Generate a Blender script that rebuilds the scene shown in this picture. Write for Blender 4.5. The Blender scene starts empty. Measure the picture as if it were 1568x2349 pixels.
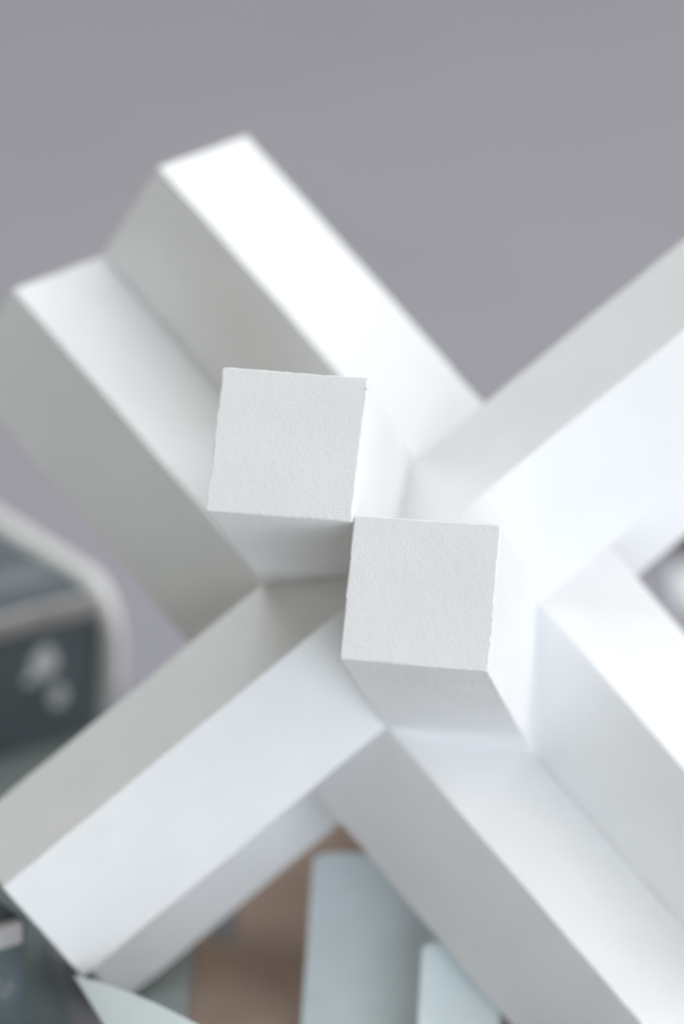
import bpy, bmesh, math, random
from mathutils import Vector, Matrix, noise

random.seed(4)
S = 0.025                      # one bar width in metres: every length below is in bar widths
D = 2 ** 0.5
sc = bpy.context.scene
C = sc.collection

# ------------------------------------------------------------------ camera
cd = bpy.data.cameras.new("camera")
cam = bpy.data.objects.new("camera", cd)
C.objects.link(cam)
cam_pos = Vector((-0.51549564, -32.23202116, 17.03722578))
r_ = Vector((0.99779744, 0.0123679, 0.02855861))
u_ = Vector((-0.03123191, 0.38193294, 0.92186558))
b_ = r_.cross(u_)
m = Matrix((r_, u_, b_)).transposed().to_4x4()
m.translation = cam_pos * S
cam.matrix_world = m
cd.sensor_fit = 'AUTO'
cd.sensor_width = 36.0
cd.lens = 11000 / 2349 * 36.0
cd.clip_start = 0.05
cd.clip_end = 50.0
cd.dof.use_dof = True
cd.dof.focus_distance = 32.2 * S
cd.dof.aperture_fstop = 6.8
sc.camera = cam

# ------------------------------------------------------------------ light: one big window to the right, added fill lamps, a pale room around
w = bpy.data.worlds.new("World")
sc.world = w
w.use_nodes = True
bg = w.node_tree.nodes["Background"]
bg.inputs[0].default_value = (1.0, 0.96, 0.80, 1)      # dim room
bg.inputs[1].default_value = 0.295

def lamp(name, direction, dist, sx, sy, watts, col):
    ld = bpy.data.lights.new(name, 'AREA')
    ld.shape = 'RECTANGLE'
    ld.size, ld.size_y, ld.energy, ld.color = sx, sy, watts, col
    o = bpy.data.objects.new(name, ld)
    C.objects.link(o)
    d = Vector(direction).normalized()
    o.location = d * dist + Vector((0, 0, .06))
    o.rotation_euler = d.to_track_quat('Z', 'Y').to_euler()

lamp("window_light", (0.83, 0.10, 0.55), 1.2, 2.0, 1.4, 15.8, (0.97, 0.97, 1.0))          # large window on the right
lamp("front_fill_light", (0.42, -0.88, -0.12), 2.6, 2.1, 2.5, 51.0, (0.81, 0.895, 1.0))      # low fill lamp added in front to brighten the lower faces
lamp("overhead_fill_light", (-0.18, 0.24, 0.95), 1.0, 1.1, 1.1, 6.4, (0.86, 0.92, 1.0))            # overhead fill lamp added to lift the upward faces

vs = sc.view_settings
vs.view_transform = 'Standard'
vs.look = 'None'
vs.exposure = 0.0
vs.gamma = 1.0
vs.use_curve_mapping = False
sc.cycles.max_bounces = 10
sc.cycles.diffuse_bounces = 7

# ------------------------------------------------------------------ helpers
def link(name, me, parent=None):
    o = bpy.data.objects.new(name, me)
    C.objects.link(o)
    if parent:
        o.parent = parent
    return o

def thing(name, label, cat, loc=(0, 0, 0), rotz=0.0, group=None):
    o = bpy.data.objects.new(name, None)
    o.empty_display_size = 0.01
    C.objects.link(o)
    o.location = Vector(loc) * S
    o.rotation_euler = (0, 0, rotz)
    o["label"] = label
    o["category"] = cat
    if group:
        o["group"] = group
    return o

def mesh(name, verts, faces, mat, smooth=False):
    me = bpy.data.meshes.new(name)
    me.from_pydata([tuple(Vector(v) * S) for v in verts], [], faces)
    me.materials.append(mat)
    if smooth:
        for p in me.polygons:
            p.use_smooth = True
    me.update()
    return me

def bm_to(name, bm, mat, parent=None, smooth=False):
    bmesh.ops.recalc_face_normals(bm, faces=bm.faces)
    bmesh.ops.scale(bm, vec=(S, S, S), verts=bm.verts)
    me = bpy.data.meshes.new(name)
    bm.to_mesh(me)
    bm.free()
    me.materials.append(mat)
    if smooth:
        for p in me.polygons:
            p.use_smooth = True
    return link(name, me, parent)

def box_bm(x0, x1, y0, y1, z0, z1, bev=0.0, seg=3):
    bm = bmesh.new()
    bmesh.ops.create_cube(bm, size=1)
    for v in bm.verts:
        v.co = Vector((x0 + (v.co.x + .5) * (x1 - x0), y0 + (v.co.y + .5) * (y1 - y0), z0 + (v.co.z + .5) * (z1 - z0)))
    if bev:
        bmesh.ops.bevel(bm, geom=list(bm.edges), offset=bev, segments=seg, profile=.5, affect='EDGES')
    return bm

def prism_bm(outline, z0, z1, bev=0.0, seg=2):
    """outline in (x, y), counter-clockwise, raised from z0 to z1"""
    bm = bmesh.new()
    vs_ = [bm.verts.new((x, y, z0)) for x, y in outline]
    f = bm.faces.new(vs_)
    r = bmesh.ops.extrude_face_region(bm, geom=[f])
    bmesh.ops.translate(bm, vec=(0, 0, z1 - z0), verts=[e for e in r["geom"] if isinstance(e, bmesh.types.BMVert)])
    if bev:
        es = [e for e in bm.edges if abs(e.verts[0].co.z - e.verts[1].co.z) < 1e-6]
        bmesh.ops.bevel(bm, geom=es, offset=bev, segments=seg, profile=.5, affect='EDGES')
    return bm

def rounded(x0, x1, y0, y1, r, n=6):
    pts = []
    for cx, cy, a in ((x1 - r, y1 - r, 0), (x0 + r, y1 - r, 90), (x0 + r, y0 + r, 180), (x1 - r, y0 + r, 270)):
        for k in range(n + 1):
            t = math.radians(a + 90 * k / n)
            pts.append((cx + r * math.cos(t), cy + r * math.sin(t)))
    return pts

def nodes(name):
    mt = bpy.data.materials.new(name)
    mt.use_nodes = True
    nt = mt.node_tree
    return mt, nt, nt.nodes["Principled BSDF"]

def plain(name, col, rough=.5, spec=.5, var=.06, scale=120, bump=.0, bscale=900):
    mt, nt, p = nodes(name)
    tc = nt.nodes.new("ShaderNodeTexCoord")
    n1 = nt.nodes.new("ShaderNodeTexNoise")
    n1.inputs["Scale"].default_value = scale
    n1.inputs["Detail"].default_value = 5
    nt.links.new(tc.outputs["Object"], n1.inputs["Vector"])
    rp = nt.nodes.new("ShaderNodeMapRange")
    rp.inputs["From Min"].default_value = .3
    rp.inputs["From Max"].default_value = .7
    rp.inputs["To Min"].default_value = 1 - var
    rp.inputs["To Max"].default_value = 1 + var
    nt.links.new(n1.outputs["Fac"], rp.inputs["Value"])
    mx = nt.nodes.new("ShaderNodeVectorMath")
    mx.operation = 'SCALE'
    mx.inputs[0].default_value = col
    nt.links.new(rp.outputs[0], mx.inputs["Scale"])
    nt.links.new(mx.outputs[0], p.inputs["Base Color"])
    p.inputs["Roughness"].default_value = rough
    p.inputs["Specular IOR Level"].default_value = spec
    if bump:
        n2 = nt.nodes.new("ShaderNodeTexNoise")
        n2.inputs["Scale"].default_value = bscale
        n2.inputs["Detail"].default_value = 3
        nt.links.new(tc.outputs["Object"], n2.inputs["Vector"])
        bp = nt.nodes.new("ShaderNodeBump")
        bp.inputs["Strength"].default_value = bump
        bp.inputs["Distance"].default_value = .0004
        nt.links.new(n2.outputs["Fac"], bp.inputs["Height"])
        nt.links.new(bp.outputs[0], p.inputs["Normal"])
    return mt

# ------------------------------------------------------------------ materials
def white_paint():
    mt, nt, p = nodes("white_paint_on_wood")
    N, Lk = nt.nodes.new, nt.links.new
    tc = N("ShaderNodeTexCoord")
    # faint brushed unevenness of the white
    nz = N("ShaderNodeTexNoise"); nz.inputs["Scale"].default_value = 70; nz.inputs["Detail"].default_value = 6
    Lk(tc.outputs["Object"], nz.inputs["Vector"])
    cr = N("ShaderNodeValToRGB")
    cr.color_ramp.elements[0].position = .3; cr.color_ramp.elements[0].color = (.805, .812, .822, 1)
    cr.color_ramp.elements[1].position = .7; cr.color_ramp.elements[1].color = (.845, .852, .862, 1)
    Lk(nz.outputs["Fac"], cr.inputs["Fac"])
    # bare wood where the mesh marks an edge as worn
    at = N("ShaderNodeAttribute"); at.attribute_name = "wear"
    wn = N("ShaderNodeTexNoise"); wn.inputs["Scale"].default_value = 900; wn.inputs["Detail"].default_value = 4
    Lk(tc.outputs["Object"], wn.inputs["Vector"])
    ad = N("ShaderNodeMath"); ad.operation = 'ADD'
    Lk(at.outputs["Fac"], ad.inputs[0]); Lk(wn.outputs["Fac"], ad.inputs[1])
    ms = N("ShaderNodeMapRange"); ms.inputs["From Min"].default_value = 1.02; ms.inputs["From Max"].default_value = 1.12
    Lk(ad.outputs[0], ms.inputs["Value"])
    mx = N("ShaderNodeMix"); mx.data_type = 'RGBA'
    Lk(ms.outputs[0], mx.inputs["Factor"]); Lk(cr.outputs[0], mx.inputs[6]); mx.inputs[7].default_value = (.36, .20, .12, 1)
    sn = N("ShaderNodeTexNoise"); sn.inputs["Scale"].default_value = 34; sn.inputs["Detail"].default_value = 5; sn.inputs["Roughness"].default_value = .62
    Lk(tc.outputs["Object"], sn.inputs["Vector"])
    sm = N("ShaderNodeMapRange"); sm.inputs["From Min"].default_value = .60; sm.inputs["From Max"].default_value = .80; sm.inputs["To Max"].default_value = .35
    Lk(sn.outputs["Fac"], sm.inputs["Value"])
    ms2 = N("ShaderNodeMix"); ms2.data_type = 'RGBA'
    Lk(sm.outputs[0], ms2.inputs["Factor"]); Lk(mx.outputs[2], ms2.inputs[6]); ms2.inputs[7].default_value = (.68, .64, .60, 1)
    Lk(ms2.outputs[2], p.inputs["Base Color"])
    p.inputs["Roughness"].default_value = .48
    p.inputs["Specular IOR Level"].default_value = .35
    # orange-peel roller texture in two sizes
    a = N("ShaderNodeTexNoise"); a.inputs["Scale"].default_value = 2000; a.inputs["Detail"].default_value = 2.5
    b = N("ShaderNodeTexNoise"); b.inputs["Scale"].default_value = 620; b.inputs["Detail"].default_value = 3
    v = N("ShaderNodeTexVoronoi"); v.inputs["Scale"].default_value = 140; v.feature = 'F1'
    for k in (a, b, v):
        Lk(tc.outputs["Object"], k.inputs["Vector"])
    pm = N("ShaderNodeMapRange"); pm.inputs["From Min"].default_value = 0; pm.inputs["From Max"].default_value = .10
    pm.inputs["To Min"].default_value = .35; pm.inputs["To Max"].default_value = 0
    Lk(v.outputs["Distance"], pm.inputs["Value"])
    s1 = N("ShaderNodeMath"); s1.operation = 'MULTIPLY_ADD'; s1.inputs[1].default_value = .9
    Lk(b.outputs["Fac"], s1.inputs[0]); Lk(a.outputs["Fac"], s1.inputs[2])
    s2 = N("ShaderNodeMath"); s2.operation = 'ADD'
    Lk(s1.outputs[0], s2.inputs[0]); Lk(pm.outputs[0], s2.inputs[1])
    bp = N("ShaderNodeBump"); bp.inputs["Strength"].default_value = .38; bp.inputs["Distance"].default_value = .00022
    Lk(s2.outputs[0], bp.inputs["Height"]); Lk(bp.outputs[0], p.inputs["Normal"])
    return mt

M_paint = white_paint()
M_table = plain("lilac_grey_tabletop", (.324, .317, .357), .55, .3, .03, 14)
M_dark = plain("dark_slate_lacquer", (.12, .155, .17), .38, .5, .25, 60, .15, 300)
M_lid = plain("blue_grey_lid", (.105, .135, .155), .40, .5, .12, 50)
M_ledge = plain("grey_ledge", (.45, .43, .43), .5, .4, .15, 80)
M_band = plain('pale_blue_grey_band', (.20, .225, .245), .45, .4, .1, 60)
M_rim = plain("pale_rim", (.92, .92, .91), .5, .4, .06, 70)
M_mark = plain("white_print", (.84, .88, .90), .5, .3, .05)
M_brown = plain("brown_cover", (.48, .355, .285), .55, .35, .10, 60, .2, 500)
M_spine = plain("pale_green_grey_cloth", (.47, .53, .52), .8, .2, .05, 400, .3, 2500)
M_page = plain("pale_blue_paper", (.80, .895, .935), .8, .15, .02, 200)
M_sheet = plain("white_paper", (.80, .87, .885), .8, .15, .02, 200)
M_slab = plain('dark_green_grey', (.20, .235, .23), .9, .1, .08, 300, .3, 2500)
M_patch = plain("lilac_grey_patch", (.30, .29, .31), .5, .3, .1)

# ------------------------------------------------------------------ the tabletop
bm = bmesh.new()
x0, x1, y0, y1 = -30, 14, -4.2, 60
vs_ = [bm.verts.new((x, y, -.02)) for x, y in ((x0, y0), (x1, y0), (x1, y1), (x0, y1))]
f = bm.faces.new(vs_)
r = bmesh.ops.extrude_face_region(bm, geom=[f])
bmesh.ops.translate(bm, vec=(0, 0, -1.6), verts=[e for e in r["geom"] if isinstance(e, bmesh.types.BMVert)])
t = bm_to("tabletop", bm, M_table)
t["kind"] = "structure"

# ------------------------------------------------------------------ the white six-bar sculpture
BASIS = Matrix(((0.64668556, 0.74854574, -0.14655055),
                (-0.51914854, 0.29118437, -0.80355239),
                (-0.55882249, 0.59572724, 0.57691116)))
ORIGIN = Vector((0, 0, 2.89176053))

sculpt = thing("white_burr_sculpture", "white painted wooden sculpture of six crossed square bars joined in pairs", "sculpture")

def bar(axis, side, lo_, hi_, off, seed, chip=None, stain=None):
    """square bar turned 45 degrees on its axis; its pair partner touches it along one edge.
    off = small misfits of the hand-made joint (two offsets, two slopes)"""
    a = 'xyz'.index(axis)
    o = [i for i in range(3) if i != a]
    # x-pair offset along y, y-pair along z, z-pair along x
    pair_dir = (a + 1) % 3
    per = [0, 0, 0]
    per[pair_dir] = side * D / 2
    n_side, rb = 34, .013
    prof = []                                    # rounded square in (p, q) with corners on p/q axes after 45 deg turn
    h = .5
    def corner(cx, cy, a0):
        for k in range(4):
            th = math.radians(a0 + 30 * k)
            prof.append((cx + rb * math.cos(th), cy + rb * math.sin(th), 1.0))
    def edge(xa, ya, xb, yb):
        for k in range(1, n_side):
            q = k / n_side
            prof.append((xa + (xb - xa) * q, ya + (yb - ya) * q, 0.0))
    g = h - rb
    corner(g, g, 0); edge(g, h, -g, h)
    corner(-g, g, 90); edge(-h, g, -h, -g)
    corner(-g, -g, 180); edge(-g, -h, g, -h)
    corner(g, -g, 270); edge(h, -g, h, g)
    n = len(prof)
    st = []
    L = hi_ - lo_
    near = [0, .004, .012, .05, .09, .14, .2, .27, .35]
    k = 24
    mid = [.35 + (L - .7) * i / k for i in range(1, k)]
    st = near + mid + [L - v for v in reversed(near)]
    inset = {0: .022, .008: .007}
    verts, wear = [], []
    c45 = math.cos(math.pi / 4)
    others = o
    for s_ in st:
        e = min(s_, L - s_)
        ins = .011 if e < 1e-6 else (.003 if e < .0041 else 0)
        for (p, q, cn) in prof:
            sc_ = (h - ins) / h
            pp, qq = p * sc_, q * sc_
            P = (pp - qq) * c45
            Q = (pp + qq) * c45
            t_ = lo_ + s_
            v = [0, 0, 0]
            v[a] = t_
            oa, ob = others
            v[oa] = per[oa] + P
            v[ob] = per[ob] + Q
            vec = Vector(v)
            # ragged paint on the long edges and round the end
            nn = noise.noise_vector(vec * 7 + Vector((seed, 0, 0))) * .45 + noise.noise_vector(vec * 33 + Vector((0, seed, 0))) * .65
            amp = .008 if (cn or e < .03) else .0025
            vec += nn * amp
            low = noise.noise_vector(vec * .8 + Vector((0, 0, 3.3 * a))) * .008
            vec += low
            vec[oa] += off[0] + off[2] * t_ / 3
            vec[ob] += off[1] + off[3] * t_ / 3
            if e < 1e-6:
                vec[a] = t_                       # sawn end stays flat
            verts.append(vec)
            wv = .0
            if (cn and e < .4) or e < .03:
                wv = .26 + .14 * noise.noise(vec * 3.1 + Vector((seed, 7, 0)))
            if chip and (Vector(v) - Vector(chip)).length < .075:
                wv = .62 - 4.5 * (Vector(v) - Vector(chip)).length * .6
            if stain and e < .03 and cn == 0:
                pass
            wear.append(max(0.0, min(1.0, wv)))
    faces = []
    for i in range(len(st) - 1):
        for j in range(n):
            j2 = (j + 1) % n
            faces.append((i * n + j, i * n + j2, (i + 1) * n + j2, (i + 1) * n + j))
    faces.append(tuple(reversed(range(n))))
    faces.append(tuple((len(st) - 1) * n + j for j in range(n)))
    verts = [BASIS @ v + ORIGIN for v in verts]
    me = mesh("bar", verts, faces, M_paint)
    at = me.attributes.new("wear", 'FLOAT', 'POINT')
    at.data.foreach_set("value", wear)
    bm = bmesh.new(); bm.from_mesh(me)
    bmesh.ops.recalc_face_normals(bm, faces=bm.faces)
    bm.to_mesh(me); bm.free()
    return link("bar", me, sculpt)

LX, LY, LZ, LZR = 3.679, 3.4954, 3.0709, 3.62
bar('x', 1, -LX, LX, (.006, .010, .024, -.005), 1.3)
bar('x', -1, -LX, LX, (.022, -.020, .024, .010), 5.1)
bar('y', 1, -LY, LY + .1, (.006, .006, .020, -.002), 9.7)
bar('y', -1, -LY, LY + .1, (0, 0, .005, -.001), 14.2)
bar('z', 1, -LZR, LZ, (-.006, .015, -.013, .002), 20.8)
bar('z', -1, -LZR, LZ + .02, (.009, -.008, .004, -.013), 26.4, chip=(-D / 2, D / 2, LZ + .02))

# ------------------------------------------------------------------ two dark cases at the left
ANG = math.radians(37)
def dark_case(corner, h, label, marks, rimmed=True):
    """box with rounded right end, pale end plate that stands proud, grey ledge along the front top; origin = front right bottom corner"""
    t = thing("storage_case", label, "case", corner, ANG, "dark cases standing at the left")
    Lc, Dc = 3.3, 3.4
    bm = prism_bm(rounded(-Lc, -.03, 0, Dc, .12), 0.012, h - .03, .03)
    bm_to("body", bm, M_dark, t)
    bm = prism_bm(rounded(-Lc + .06, -.10, .10, Dc - .08, .1), h - .029, h + .012, .015)
    bm_to("lid", bm, M_lid, t)
    bm = prism_bm(rounded(-Lc + .2, -.22, .42, .74, .05), h + .0125, h + .03, .008)
    bm_to("lid_band", bm, M_band, t)
    bm = prism_bm(rounded(-Lc + .2, -.12, -.035, .055, .03), h - .16, h + .02, .02)
    bm_to("ledge", bm, M_ledge, t)
    if rimmed:
        end_rim(t, h, Dc)
    if marks:
        marks(t, h)
    return t

def end_rim(t, h, Dc):
    # pale rounded rim running round the right end
    out = rounded(-.03, Dc + .02, .115, h - .01, min(.42, .42 * h), 8)
    R_, nr = .092, 8
    vv, ff = [], []
    cen = [Vector((.0, y, z)) for y, z in out]
    no = len(cen)
    for k, c_ in enumerate(cen):
        tan = (cen[(k + 1) % no] - cen[k - 1]).normalized()
        sd = tan.cross(Vector((1, 0, 0)))
        for q in range(nr):
            th = 2 * math.pi * q / nr
            wob = 1 + .22 * noise.noise(c_ * 3.1 + Vector((h * 9, 0, 0)))
            vv.append(c_ + (Vector((1, 0, 0)) * math.cos(th) * .095 + sd * math.sin(th) * R_ * 1.15) * wob)
    for k in range(no):
        k2 = (k + 1) % no
        for q in range(nr):
            q2 = (q + 1) % nr
            ff.append((k * nr + q, k * nr + q2, k2 * nr + q2, k2 * nr + q))
    me = mesh("rim", vv, ff, M_rim, True)
    bm = bmesh.new(); bm.from_mesh(me); bmesh.ops.recalc_face_normals(bm, faces=bm.faces); bm.to_mesh(me); bm.free()
    link("rim", me, t)

def strokes(name, segs, wd, t, depth=-.006, mat=None):
    bm = bmesh.new()
    for k, (xa, za, xb, zb) in enumerate(segs):
        dx, dz = xb - xa, zb - za
        l = math.hypot(dx, dz) or 1
        nx, nz = -dz / l * wd / 2, dx / l * wd / 2
        f = depth - .002 * (k % 3)
        q = [(xa + nx, za + nz), (xb + nx, zb + nz), (xb - nx, zb - nz), (xa - nx, za - nz)]
        lo_v = [bm.verts.new((x, .001, z)) for x, z in q]
        hi_v = [bm.verts.new((x, f, z)) for x, z in q]
        bm.faces.new(hi_v)
        bm.faces.new(list(reversed(lo_v)))
        for i in range(4):
            j = (i + 1) % 4
            bm.faces.new((lo_v[i], lo_v[j], hi_v[j], hi_v[i]))
    return bm_to(name, bm, mat or M_mark, t)

def marks_top(t, h):
    z = .74
    strokes("print_and_glint", [(-.76, z + .00, -.60, z + .15), (-.72, z - .09, -.54, z + .09), (-.82, z - .13, -.66, z - .02), (-.62, z - .10, -.52, z + .01)], .075, t)
    seg = []
    for k in range(10):
        a0, a1 = 2 * math.pi * k / 10, 2 * math.pi * (k + 1) / 10
        seg.append((-.50 + .05 * math.cos(a0), .42 + .07 * math.sin(a0), -.50 + .05 * math.cos(a1), .42 + .07 * math.sin(a1)))
    strokes("print_and_glint", seg, .065, t)

def painted_glints(t, h):
    strokes("print_and_glint", [(-.42, .62, -.30, .70), (-.30, .56, -.20, .66)], .09, t, mat=M_band)  # lighter strokes painted for light reflected on the case front

dark_case((-2.425, 3.95, .036), 1.24, "dark case with blurred white marks and pale rounded rim, beside the upper left arms", marks_top)
dark_case((-2.63, -1.66, .036), 1.12, "dark case cut off by the bottom left corner, left of the lower leg end", painted_glints, False)
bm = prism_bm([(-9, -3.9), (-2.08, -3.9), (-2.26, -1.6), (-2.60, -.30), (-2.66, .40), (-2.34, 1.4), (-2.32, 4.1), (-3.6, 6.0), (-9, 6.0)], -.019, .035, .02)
slab_o = bm_to("thin_dark_slab", bm, M_slab)  # thin dark grey-green slab laid over the tabletop at the left
slab_o["label"] = "thin dark grey-green slab on the tabletop under the two dark cases"
slab_o["category"] = "mat"

# ------------------------------------------------------------------ brown book under the sculpture
bk = thing("brown_book", "brown hardcover book with pale grey-green spine lying flat between the front legs", "book")
H = .12
bm = prism_bm([(-1.53, -2.6), (.36, -2.6), (.30, 2.75), (-1.56, 2.75)], H - .035, H, .008)
bm_to("cover", bm, M_brown, bk)
bm = prism_bm([(-1.53, -2.6), (.36, -2.6), (.30, 2.75), (-1.56, 2.75)], -.019, .012, .006)
bm_to("back_cover", bm, M_brown, bk)
bm = prism_bm([(-1.58, -2.54), (.30, -2.54), (.24, 2.69), (-1.6, 2.69)], .013, H - .036, 0)
bm_to("page_block", bm, M_sheet, bk)
# rounded cloth spine on the left
verts, faces = [], []
ns = 10
for j, y in enumerate((-2.6, 0.0, 2.75)):
    xr = -1.545 - .01 * (y + 2.6) / 5.3
    for i in range(ns + 1):
        a = math.pi * i / ns / 2
        verts.append((xr - .42 * math.sin(a), y, -.018 + (H + .01) * math.cos(a) + .012))
    verts.append((xr, y, -.018))
n = ns + 2
for j in range(2):
    for i in range(n):
        i2 = (i + 1) % n
        faces.append((j * n + i, j * n + i2, (j + 1) * n + i2, (j + 1) * n + i))
faces.append(tuple(range(n))); faces.append(tuple(reversed(range(2 * n, 3 * n))))
me = mesh("spine", verts, faces, M_spine)
bm = bmesh.new(); bm.from_mesh(me); bmesh.ops.recalc_face_normals(bm, faces=bm.faces); bm.to_mesh(me); bm.free()
link("spine", me, bk)
bm = prism_bm(rounded(-1.42, -1.22, .05, .55, .06), H + .0005, H + .005)
bm_to("cover_patch", bm, M_patch, bk)  # small lilac-grey patch laid on the brown cover

# ------------------------------------------------------------------ small folded card propped up on the book like an easel
ob = thing("folded_card", "small pale blue folded card propped up on the brown book under the sculpture", "card")
UP = Vector((.06, 1.35, 1.0)).normalized()
AX = Vector((1, 0, 0))
NR = AX.cross(UP).normalized()                    # pointing back and down, away from the viewer
def panel(x0, x1, y, tall, thick, yaw, bow):
    """one stiff leaf of the card, slightly bowed, leaning back on the prop"""
    nx, n2 = 10, 2
    ax_ = Vector((math.cos(yaw), math.sin(yaw), 0))
    vv, ff = [], []
    for side in (0, 1):
        for row in range(n2 + 1):
            for k in range(nx + 1):
                t_ = k / nx
                c_ = .04 if row == n2 and k in (0, nx) else 0
                p_ = Vector((x0, y, 0)) + ax_ * ((x1 - x0) * t_) + UP * (tall * row / n2 - c_)
                p_ += NR * (bow * (1 - 4 * (t_ - .5) ** 2) + thick * side) + Vector((0, 0, H + .02 + thick))
                vv.append(p_)
    n = nx + 1
    k0 = n * (n2 + 1)
    for row in range(n2):
        for k in range(nx):
            q = (row * n + k, row * n + k + 1, (row + 1) * n + k + 1, (row + 1) * n + k)
            ff.append(q); ff.append(tuple(k0 + e for e in reversed(q)))
    rim = list(range(n)) + [r2 * n + nx for r2 in range(1, n2 + 1)] + [n2 * n + k for k in range(nx - 1, -1, -1)] + [r2 * n for r2 in range(n2 - 1, 0, -1)]
    for k in range(len(rim)):
        a_, b2 = rim[k], rim[(k + 1) % len(rim)]
        ff.append((b2, a_, k0 + a_, k0 + b2))
    me = mesh("leaf", vv, ff, M_page)
    bm = bmesh.new(); bm.from_mesh(me); bmesh.ops.recalc_face_normals(bm, faces=bm.faces); bm.to_mesh(me); bm.free()
    return link("leaf", me, ob)
panel(-.715, .32, -1.40, 1.435, .03, math.radians(-6), .05)
panel(.105, .70, -2.26, 1.16, .03, math.radians(9), -.03)
bm = box_bm(-.40, .62, -.10, -.07, H + .002, .72, .008, 1)      # the prop behind it
bm_to("prop", bm, M_page, ob)

# ------------------------------------------------------------------ loose pale sheets on the table
def sheet(label, quad, lift):
    n = 14
    verts = []
    for z_ in (0, .008):
        for j in range(n + 1):
            for i in range(n + 1):
                u, v = i / n, j / n
                a_ = Vector(quad[0]).lerp(Vector(quad[1]), u)
                b2 = Vector(quad[3]).lerp(Vector(quad[2]), u)
                c = a_.lerp(b2, v)
                verts.append((c.x, c.y, c.z - .018 + z_ + lift(c.x, c.y)))
    k = (n + 1) ** 2
    W_ = n + 1
    faces = []
    for j in range(n):
        for i in range(n):
            q = (j * W_ + i, j * W_ + i + 1, (j + 1) * W_ + i + 1, (j + 1) * W_ + i)
            faces.append(tuple(k + e for e in q)); faces.append(tuple(reversed(q)))
    rim = [i for i in range(W_)] + [j * W_ + n for j in range(1, n + 1)] + [n * W_ + i for i in range(n - 1, -1, -1)] + [j * W_ for j in range(n - 1, 0, -1)]
    for i in range(len(rim)):
        a_, b2 = rim[i], rim[(i + 1) % len(rim)]
        faces.append((a_, b2, k + b2, k + a_))
    o = link("paper_sheet", mesh("paper_sheet", verts, faces, M_sheet))
    o["label"] = label
    o["category"] = "paper"
    return o

sheet("pale sheet of paper leaning against the front left leg end at the bottom edge",
      [(-1.49, -3.17, .02), (-.57, -3.77, .02), (-1.42, -2.60, .84), (-2.33, -2.05, .915)], lambda x, y: .045 * max(0.0, 1 - ((x + 1.85) / .5) ** 2) * max(0.0, min(1.0, (y + 3.3) / .9)))
sheet("pale sheet of paper on the grey tabletop behind the right arm",
      [(2.50, 7.0, 0), (5.5, 6.4, 0), (6.0, 7.7, 0), (2.46, 7.95, 0)], lambda x, y: 0.0)
# a brown wooden block behind that sheet, only its corner shows in the gap
M_wood = plain("dark_brown_wood", (.16, .115, .09), .55, .4, .2, 90, .2, 400)
wb = bm_to("wooden_block", box_bm(2.50, 4.6, 8.12, 9.5, -.019, .55, .05, 3), M_wood)
wb["label"] = "brown block showing in the small gap under the right arm at the right edge"
wb["category"] = "block"
